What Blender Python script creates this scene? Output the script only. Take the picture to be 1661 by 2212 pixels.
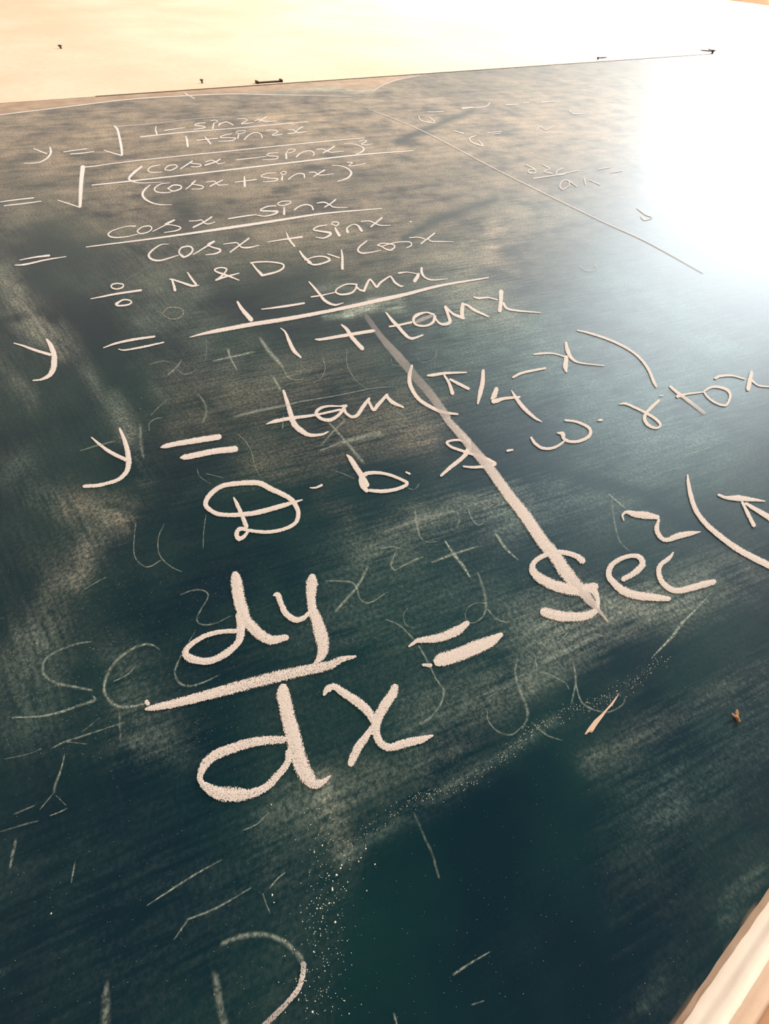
import bpy, math, random
import numpy as np
from mathutils import Matrix, Vector

for o in list(bpy.data.objects):
    bpy.data.objects.remove(o)
SC = bpy.context.scene
COL = SC.collection
random.seed(7)
RNG = np.random.default_rng(7)

# ------------------------------------------------------------------ camera
W, H = 1661.0, 2212.0
CX, CY = W / 2, H / 2
F = 806.31                                   # wide phone lens, in pixels
D = 0.20                                     # camera stands 20 cm off the board
CZ = 0.927                                   # camera height
VH, VV = (2984.0, 17.0), (-147.0, -230.0)    # vanishing points of the board's edges
a = np.array([VH[0] - CX, CY - VH[1], -F]); a /= np.linalg.norm(a)
b = np.array([VV[0] - CX, CY - VV[1], -F]); b -= a * (a @ b); b /= np.linalg.norm(b)
n = np.cross(b, a)
M3 = np.array([a, n, b])
cam_d = bpy.data.cameras.new('camera')
cam = bpy.data.objects.new('camera', cam_d)
COL.objects.link(cam)
mw = Matrix([list(map(float, r)) for r in M3]).to_4x4()
mw.translation = Vector((0, -D, CZ))
cam.matrix_world = mw
cam_d.sensor_fit = 'VERTICAL'
cam_d.sensor_height = 36.0
cam_d.lens = F * 36.0 / H
cam_d.clip_start = 0.01
SC.camera = cam

# ------------------------------------------------------------------ world, light, exposure
SC.view_settings.view_transform = 'Standard'
SC.view_settings.look = 'None'
SC.view_settings.exposure = -2.15
SC.view_settings.gamma = 1.0
SC.view_settings.use_curve_mapping = False
wd = bpy.data.worlds.new('sky'); SC.world = wd
wd.use_nodes = True
wd.node_tree.nodes['Background'].inputs[0].default_value = (0.80, 0.90, 1.0, 1)
wd.node_tree.nodes['Background'].inputs[1].default_value = 2.0

RX = 5.38        # right wall
LX = -3.2        # left wall
BY = -6.0        # wall behind the camera
CEIL = 4.05
BZ = CZ - 0.633 * D          # bottom edge of the board
TZ = CZ + 6.02 * D           # top edge of the board
BX0, BX1 = -1.5, 11.12 * D   # left and right edge of the board


def area(name, loc, rot, sx, sy, watts, col):
    l = bpy.data.lights.new(name, 'AREA'); l.shape = 'RECTANGLE'
    l.size = sx; l.size_y = sy; l.energy = watts; l.color = col
    o = bpy.data.objects.new(name, l); COL.objects.link(o)
    o.location = loc; o.rotation_euler = rot
    return o


# daylight entering through the window of the right wall, plus two added fill lights behind the camera
area('window_daylight', (RX + 0.05, -2.0, 2.6), (0, math.radians(90), 0), 2.7, 3.4, 3900, (0.95, 0.98, 1.0))
area('rear_fill_light', (-1.2, BY - 0.05, 1.9), (math.radians(90), 0, 0), 1.6, 1.7, 110, (1.0, 0.94, 0.87))
area('rear_fill_light.001', (2.6, BY - 0.05, 1.9), (math.radians(90), 0, 0), 1.6, 1.7, 110, (1.0, 0.94, 0.87))


# ------------------------------------------------------------------ pixel -> board plane
def ray(x, y):
    c = np.stack([np.asarray(x, float) - CX, CY - np.asarray(y, float), np.full(np.shape(x), -F)], -1)
    return c @ M3.T


def unproj(x, y, yy=0.0):
    """point of the plane y=yy seen at pixel x,y"""
    r = ray(x, y)
    t = (D + yy) / r[..., 1]
    return r[..., 0] * t, CZ + r[..., 2] * t


def proj(X, Z, Y=0.0):
    p = np.stack([X, np.full(np.shape(X), Y) + D, Z - CZ], -1) @ M3   # camera space
    return CX + F * p[..., 0] / -p[..., 2], CY - F * p[..., 1] / -p[..., 2], -p[..., 2]


# ------------------------------------------------------------------ node helpers
class NT:
    def __init__(s, name):
        s.m = bpy.data.materials.new(name); s.m.use_nodes = True
        s.t = s.m.node_tree; s.t.nodes.clear()
        s.out = s.t.nodes.new('ShaderNodeOutputMaterial')

    def n(s, typ, **kw):
        nd = s.t.nodes.new(typ)
        for k, v in kw.items():
            if k.startswith('i_'):
                key = k[2:]
                key = int(key) if key.isdigit() else key.replace('_', ' ')
                s.set(nd.inputs[key], v)
            else:
                setattr(nd, k, v)
        return nd

    def set(s, inp, v):
        if hasattr(v, 'is_output') or isinstance(v, bpy.types.NodeSocket):
            s.t.links.new(v, inp)
        else:
            inp.default_value = v

    def math(s, op, x, y=None, z=None, clamp=False):
        nd = s.t.nodes.new('ShaderNodeMath'); nd.operation = op; nd.use_clamp = clamp
        s.set(nd.inputs[0], x)
        if y is not None: s.set(nd.inputs[1], y)
        if z is not None: s.set(nd.inputs[2], z)
        return nd.outputs[0]

    def sstep(s, x, lo, hi):
        nd = s.t.nodes.new('ShaderNodeMapRange'); nd.interpolation_type = 'SMOOTHSTEP'
        s.set(nd.inputs['Value'], x); s.set(nd.inputs['From Min'], lo); s.set(nd.inputs['From Max'], hi)
        return nd.outputs['Result']

    def mix(s, f, c1, c2):
        nd = s.t.nodes.new('ShaderNodeMix'); nd.data_type = 'RGBA'
        s.set(nd.inputs[0], f); s.set(nd.inputs[6], c1); s.set(nd.inputs[7], c2)
        return nd.outputs[2]

    def noise(s, scale, detail=3, rough=.6, vec=None, sc3=None, rot=None):
        tc = s.t.nodes.new('ShaderNodeTexCoord').outputs['Object'] if vec is None else vec
        if sc3 or rot:
            mp = s.t.nodes.new('ShaderNodeMapping')
            if rot: mp.inputs['Rotation'].default_value = rot
            s.t.links.new(tc, mp.inputs['Vector']); tc = mp.outputs[0]
            if sc3:
                m2 = s.t.nodes.new('ShaderNodeMapping'); m2.inputs['Scale'].default_value = sc3
                s.t.links.new(tc, m2.inputs['Vector']); tc = m2.outputs[0]
        nd = s.t.nodes.new('ShaderNodeTexNoise')
        s.t.links.new(tc, nd.inputs['Vector'])
        nd.inputs['Scale'].default_value = scale; nd.inputs['Detail'].default_value = detail
        nd.inputs['Roughness'].default_value = rough
        return nd.outputs[0]

    def attr(s, name):
        nd = s.t.nodes.new('ShaderNodeAttribute'); nd.attribute_name = name
        return nd.outputs['Fac']

    def bsdf(s, col, rough, bump=None, bstr=.2, bdist=.002, spec=.5, alpha=None):
        p = s.t.nodes.new('ShaderNodeBsdfPrincipled')
        s.set(p.inputs['Base Color'], col); s.set(p.inputs['Roughness'], rough)
        s.set(p.inputs['Specular IOR Level'], spec)
        if bump is not None:
            bn = s.t.nodes.new('ShaderNodeBump'); s.set(bn.inputs['Height'], bump)
            bn.inputs['Strength'].default_value = bstr; bn.inputs['Distance'].default_value = bdist
            s.t.links.new(bn.outputs[0], p.inputs['Normal'])
        if alpha is not None: s.set(p.inputs['Alpha'], alpha)
        s.t.links.new(p.outputs[0], s.out.inputs[0])
        return s.m


def mat_plaster(name, c1, c2, rough=.75, spec=.3):
    t = NT(name)
    n1 = t.noise(2.2, 5, .6); n2 = t.noise(60, 4, .6)
    f = t.math('ADD', t.math('MULTIPLY', n1, .8), t.math('MULTIPLY', n2, .2))
    return t.bsdf(t.mix(t.sstep(f, .35, .65), c1, c2), rough, n2, .15, .002, spec)


def mat_chalk(name, c1, c2, faint=False):
    t = NT(name)
    N = t.noise(1900, 3, .8)
    n2 = t.noise(1700, 3, .75)
    v = t.math('ABSOLUTE', t.attr('v'))
    ve = t.math('ADD', v, t.math('MULTIPLY', t.math('SUBTRACT', n2, .5), 1.1))
    edge = t.math('SUBTRACT', 1.0, t.sstep(ve, t.attr('soft'), 1.02))
    fac = t.math('MULTIPLY', t.attr('cov'), edge)
    thr = t.math('SUBTRACT', .70, t.math('MULTIPLY', fac, .33))
    al = t.sstep(N, t.math('SUBTRACT', thr, .05), t.math('ADD', thr, .05))
    if faint:      # a rubbed stroke: no hard rim, patchy film
        al = t.math('MULTIPLY', t.math('SUBTRACT', 1.0, t.sstep(ve, -.1, 1.05)), t.math('ADD', .35, t.math('MULTIPLY', t.sstep(t.noise(700, 3, .7), .38, .62), 1.15)))
    al = t.math('MULTIPLY', al, t.attr('op'), clamp=True)
    col = t.mix(t.sstep(N, .35, .65), c1, c2)
    m = t.bsdf(col, .95, N, .5, .0004, .1, al)
    for nd in t.t.nodes:
        if nd.type == 'BSDF_PRINCIPLED': nd.inputs['Sheen Weight'].default_value = .6; nd.inputs['Sheen Roughness'].default_value = .4
    return m


def mat_plain(name, c, rough=.5, metal=0.0, ns=200, spec=.5):
    t = NT(name)
    nn = t.noise(ns, 3, .6)
    m = t.bsdf(t.mix(nn, [x * .75 for x in c[:3]] + [1], [min(1, x * 1.2) for x in c[:3]] + [1]), rough, nn, .2, .0005, spec if rough < 1 else .02)
    for nd in t.t.nodes:
        if nd.type == 'BSDF_PRINCIPLED': nd.inputs['Metallic'].default_value = metal
    return m


# board paint: dark green, with the wiped chalk film held by the vertex attributes
t = NT('board_paint')
dust, wrm, sdir, bare = t.attr('dust'), t.attr('warm'), t.attr('dir'), t.attr('bare')
sa = t.noise(60, 5, .62, sc3=(1, 1, .16), rot=(0, math.radians(20), 0))     # wiped downward
sb = t.noise(60, 5, .62, sc3=(.16, 1, 1), rot=(0, math.radians(-8), 0))    # wiped sideways
st = t.math('ADD', t.math('MULTIPLY', sa, t.math('SUBTRACT', 1.0, sdir)), t.math('MULTIPLY', sb, sdir))
bl = t.noise(9, 4, .6)
gr = t.noise(900, 3, .7)
m_ = t.math('ADD', t.math('MULTIPLY', t.sstep(st, .3, .7), .5), t.math('MULTIPLY', t.sstep(bl, .3, .7), .5))
m_ = t.math('ADD', m_, t.math('MULTIPLY', t.math('SUBTRACT', t.noise(24, 4, .65), .5), 2.4))
fa = t.noise(420, 3, .6, sc3=(1, 1, .07), rot=(0, math.radians(8), 0))
fb = t.noise(420, 3, .6, sc3=(.07, 1, 1), rot=(0, math.radians(-12), 0))
ff = t.math('ADD', t.math('MULTIPLY', fa, t.math('SUBTRACT', 1.0, sdir)), t.math('MULTIPLY', fb, sdir))
m_ = t.math('ADD', m_, t.math('MULTIPLY', t.math('SUBTRACT', ff, .5), t.math('ADD', 1.2, t.math('MULTIPLY', t.attr('fine'), 1.8))))
m_ = t.math('ADD', m_, t.math('MULTIPLY', t.sstep(gr, .35, .7), .5))
m_ = t.math('MAXIMUM', m_, .08)
m_ = t.math('MULTIPLY', m_, t.math('ADD', .25, t.math('MULTIPLY', t.sstep(t.noise(480, 4, .75), .32, .72), 1.7)))
dd = t.math('MULTIPLY', dust, m_, clamp=True)
paint = t.mix(t.sstep(bl, .35, .65), (.0012, .0085, .0150, 1), (.0030, .0180, .0190, 1))
film = t.mix(wrm, (.24, .43, .39, 1), (.60, .42, .27, 1))
col = t.mix(dd, paint, film)
plast = t.mix(t.sstep(t.noise(25, 4, .6), .3, .7), (.26, .16, .095, 1), (.40, .275, .175, 1))
col = t.mix(bare, col, plast)
bump = t.math('ADD', t.math('MULTIPLY', gr, .5), t.math('MULTIPLY', bl, .5))
MAT_BOARD = t.bsdf(col, t.math('ADD', .52, t.math('MULTIPLY', gr, .12)), bump, .10, .0008, .28)
for nd in t.t.nodes:
    if nd.type == 'BSDF_PRINCIPLED': nd.inputs['Specular Tint'].default_value = (.07, .38, .52, 1); nd.inputs['Sheen Weight'].default_value = .07; nd.inputs['Sheen Roughness'].default_value = .45

MAT_CHALK = mat_chalk('chalk', (.48, .415, .37, 1), (.62, .545, .49, 1))
MAT_GHOST = mat_chalk('old_chalk', (.42, .49, .40, 1), (.58, .62, .50, 1), True)
MAT_RING = mat_chalk('yellow_chalk', (.50, .36, .20, 1), (.62, .46, .27, 1), True)
MAT_WIPE = mat_chalk('wiped_paint', (.012, .022, .020, 1), (.03, .04, .034, 1), True)
MAT_CHIP = mat_plaster('bare_plaster_chip', (.50, .36, .27, 1), (.58, .44, .34, 1), .9, .1)
MAT_WALL = mat_plaster('wall_plaster', (.64, .47, .34, 1), (.73, .585, .45, 1))
MAT_WALL2 = mat_plaster('side_wall_plaster', (.50, .38, .28, 1), (.60, .48, .37, 1))
MAT_LEDGE = mat_plaster('ledge_plaster', (.64, .52, .42, 1), (.76, .65, .54, 1), .8)
MAT_LIP = mat_plaster('ledge_lip_shaded', (.48, .33, .23, 1), (.56, .41, .30, 1), .6)  # tan copy of the ledge plaster, lesser light on the front put into colour
MAT_EDGE = mat_plaster('rough_cement', (.13, .08, .055, 1), (.34, .24, .165, 1), .9)
MAT_CEIL = mat_plaster('ceiling_plaster', (.78, .72, .62, 1), (.84, .78, .69, 1))
MAT_FLOOR = mat_plaster('cement_floor', (.22, .20, .17, 1), (.30, .27, .23, 1))
MAT_LOW = mat_plaster('lower_wall_paint', (.42, .22, .12, 1), (.50, .28, .16, 1), .6)
MAT_FRAME = mat_plain('window_frame_wood', (.20, .12, .07, 1))
MAT_GAP = mat_plain('gap_shade_black', (.003, .002, .0015, 1), 1.0)  # near black, stands in for the shade inside the slot
MAT_IRON = mat_plain('rusty_iron', (.035, .02, .014, 1), .6, .4, 900)
MAT_BUG = mat_plain('insect_body', (.30, .135, .05, 1), .6, 0, 3000)
MAT_WING = mat_plain('insect_wing', (.32, .17, .075, 1), .5, 0, 3000)
MAT_TWIG = mat_plain('dark_twig', (.05, .025, .018, 1), .8, 0, 2000)


# ------------------------------------------------------------------ mesh helpers
def link(name, verts, faces, mat, parent=None, smooth=False, attrs=None):
    me = bpy.data.meshes.new(name)
    me.from_pydata([tuple(map(float, v)) for v in verts], [], faces)
    me.materials.append(mat)
    if smooth:
        for p in me.polygons: p.use_smooth = True
    if attrs:
        for k, arr in attrs.items():
            at = me.attributes.new(k, 'FLOAT', 'POINT')
            at.data.foreach_set('value', np.asarray(arr, dtype=np.float32))
    me.update()
    o = bpy.data.objects.new(name, me)
    COL.objects.link(o)
    if parent: o.parent = parent
    return o


def box(vs, fs, x0, x1, y0, y1, z0, z1):
    i = len(vs)
    vs += [(x0, y0, z0), (x1, y0, z0), (x1, y1, z0), (x0, y1, z0), (x0, y0, z1), (x1, y0, z1), (x1, y1, z1), (x0, y1, z1)]
    fs += [[i + k for k in q] for q in ((3, 2, 1, 0), (4, 5, 6, 7), (0, 1, 5, 4), (1, 2, 6, 5), (2, 3, 7, 6), (3, 0, 4, 7))]


def boxes(name, bl, mat, parent=None, **kw):
    vs, fs = [], []
    for q in bl: box(vs, fs, *q)
    return link(name, vs, fs, mat, parent, **kw)


def structure(o):
    o['kind'] = 'structure'; return o


def tag(o, label, cat, group=None):
    o['label'] = label; o['category'] = cat
    if group: o['group'] = group
    return o


# ------------------------------------------------------------------ room
GAP = 0.008
T = 0.12
# the board wall has an opening exactly a gap larger than the board
boxes_back = [(LX - T, RX + T, 0, T, TZ + GAP, CEIL), (LX - T, RX + T, 0, T, 0, BZ - 0.012),
              (LX - T, BX0 - GAP, 0, T, BZ - 0.012, TZ + GAP), (BX1 + GAP, RX + T, 0, T, BZ - 0.012, TZ + GAP)]
wb = structure(boxes('wall_back', boxes_back, MAT_WALL))
structure(boxes('floor', [(LX - T, RX + T, BY - T, T, -.1, 0)], MAT_FLOOR))
structure(boxes('ceiling', [(LX - T, RX + T, BY - T, T, CEIL, CEIL + .12)], MAT_CEIL))
structure(boxes('wall_left', [(LX - T, LX, BY, 0, 0, CEIL)], MAT_WALL2))


def wall_with_windows(name, axis, pos, lo, hi, wins, mat):
    """axis 'x': wall plane at x=pos spanning y; axis 'y': wall plane at y=pos spanning x"""
    bl = []
    cur = lo
    z0, z1 = wins[0][2], wins[0][3]
    for (w0, w1, _, _) in wins:
        bl.append((cur, w0, 0, CEIL)); bl.append((w0, w1, 0, z0)); bl.append((w0, w1, z1, CEIL)); cur = w1
    bl.append((cur, hi, 0, CEIL))
    out = [(pos, pos + T, q[0], q[1], q[2], q[3]) if axis == 'x' else (q[0], q[1], pos - T, pos, q[2], q[3]) for q in bl]
    return structure(boxes(name, out, mat))


wall_with_windows('wall_right', 'x', RX, BY, 0, [(-3.7, -.3, 1.2, 3.95)], MAT_WALL2)
wall_with_windows('wall_front', 'y', BY, LX - T, RX + T, [(-2.0, -.4, 1.05, 2.75), (1.8, 3.4, 1.05, 2.75)], MAT_WALL2)  # both openings added for the rear fill lights
f = .05


def frame(name, axis, pos, u0, u1, z0, z1, nb):
    q = [(u0, u1, z0, z0 + f), (u0, u1, z1 - f, z1), (u0, u0 + f, z0, z1), (u1 - f, u1, z0, z1)]
    for k in range(1, nb):
        u = u0 + (u1 - u0) * k / nb
        q.append((u - .02, u + .02, z0, z1))
    out = [(pos + .02, pos + .05, a_, b_, c_, d_) if axis == 'x' else (a_, b_, pos - .05, pos - .02, c_, d_) for a_, b_, c_, d_ in q]
    return structure(boxes(name, out, MAT_FRAME))


frame('window_1', 'x', RX - .03, -3.7, -.3, 1.2, 3.95, 3)
frame('added_window_2', 'y', BY, -2.0, -.4, 1.05, 2.75, 2)  # unseen window, added to carry fill onto the board
frame('added_window_3', 'y', BY, 1.8, 3.4, 1.05, 2.75, 2)  # second added window for the same fill

# ------------------------------------------------------------------ chalkboard
board = bpy.data.objects.new('chalkboard', None); COL.objects.link(board)
board.location = (0, 0, BZ)
tag(board, 'dark green wall chalkboard covered with white handwritten calculus and erased chalk smears', 'chalkboard')


def child(o, parent=board):
    o.parent = parent
    if parent is board:
        o.matrix_parent_inverse = Matrix.Translation((0, 0, -BZ))
    return o


# tiles of the tracing: origin and scale of each enlarged crop
TL = dict(A=(0, 235, 4.002), B=(250, 230, 4.002), C=(500, 230, 4.002), D=(830, 430, 4.002), E=(0, 580, 4.002),
          F=(370, 560, 4.002), G=(650, 560, 4.002), H=(1000, 650, 4.002), I=(150, 860, 4.002), J=(560, 860, 4.002),
          K=(860, 860, 4.002), L=(1246, 760, 4.002), M=(300, 1210, 4.002), N=(560, 1360, 4.002), O=(800, 1100, 4.002),
          P=(1120, 1060, 4.002), Q=(1246, 1010, 4.002), R=(400, 1450, 4.002), U=(0, 1350, 4.002), V=(830, 1100, 4.002),
          S=(500, 1000, 2.768), T=(1061, 1000, 2.768), X=(0, 1600, 2.768), Y=(500, 1600, 2.768), W=(900, 200, 2.183),
          Z=(0, 0, 1.0))


def parse(s, w0, op0):
    tl = TL['Z']; pts = []
    for tok in s.split():
        if tok[0] == '@':
            tl = TL[tok[1]]; continue
        v = [float(q) for q in tok.split(',')]
        pts.append((tl[0] + v[0] / tl[2], tl[1] + v[1] / tl[2], (v[2] if len(v) > 2 else w0) / tl[2], v[3] if len(v) > 3 else op0))
    # widths that were left out take the nearest given one
    return pts


def smooth_path(pts, sub):
    P_ = np.array(pts, float)
    if len(P_) == 2:
        tt = np.linspace(0, 1, sub + 1)[:, None]
        return P_[0] * (1 - tt) + P_[1] * tt
    Q_ = np.vstack([2 * P_[0] - P_[1], P_, 2 * P_[-1] - P_[-2]])
    out = []
    for i in range(1, len(Q_) - 2):
        p0, p1, p2, p3 = Q_[i - 1], Q_[i], Q_[i + 1], Q_[i + 2]
        for k in range(sub):
            u = k / sub
            c = .5 * ((2 * p1) + (-p0 + p2) * u + (2 * p0 - 5 * p1 + 4 * p2 - p3) * u * u + (-p0 + 3 * p1 - 3 * p2 + p3) * u ** 3)
            c[2:] = p1[2:] * (1 - u) + p2[2:] * u
            out.append(c)
    out.append(P_[-1])
    return np.array(out)


LAYER = [0]


def ribbon(vs, fs, at, s, w0, cov, op, soft=.72, sub=6):
    pts = parse(s, w0, op)
    c = smooth_path(pts, sub)
    d = np.gradient(c[:, :2], axis=0)
    ln = np.linalg.norm(d, axis=1, keepdims=True); ln[ln == 0] = 1
    d = d / ln
    # rounded ends
    e0 = c[0].copy(); e0[:2] -= d[0] * c[0, 2] * .38; e0[2] *= .5
    e1 = c[-1].copy(); e1[:2] += d[-1] * c[-1, 2] * .38; e1[2] *= .5
    if soft < .3:                      # rubbed strokes fade at both ends
        e0[3] *= .1; e1[3] *= .1; c[0, 3] *= .45; c[-1, 3] *= .45
    c = np.vstack([e0, c, e1]); d = np.vstack([d[:1], d, d[-1:]])
    nrm = np.stack([-d[:, 1], d[:, 0]], -1)
    hw = c[:, 2:3] / 2 * (1.25 if soft < .3 else 1.06)
    LAYER[0] += 1
    y0 = -(0.00016 + (LAYER[0] % 400) * 0.0000012)
    base = len(vs)
    m = len(c)
    for j, (off, lift) in enumerate(((-1, 0), (0, .00010), (1, 0))):
        px = c[:, :2] + nrm * hw * off
        X_, Z_ = unproj(px[:, 0], px[:, 1], y0 - lift)
        for k in range(m):
            vs.append((X_[k], y0 - lift, Z_[k]))
        at['v'] += [float(off)] * m
        at['cov'] += [cov] * m
        at['soft'] += [soft] * m
        at['op'] += list(c[:, 3])
    for j in range(2):
        for k in range(m - 1):
            i0 = base + j * m + k
            fs.append([i0, i0 + 1, i0 + 1 + m, i0 + m])


def glyph(name, strokes, mat, parent, w0=9, cov=1.0, op=1.0, soft=.72):
    vs, fs, at = [], [], dict(v=[], cov=[], soft=[], op=[])
    for s in strokes:
        cv = cov
        if isinstance(s, tuple): s, cv = s
        ribbon(vs, fs, at, s, w0, cv, op, soft)
    o = link(name, vs, fs, mat, None, False, at)
    if parent is board:
        child(o)
    else:
        o.parent = parent          # the line mesh itself carries world-aligned vertices
    return o


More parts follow.
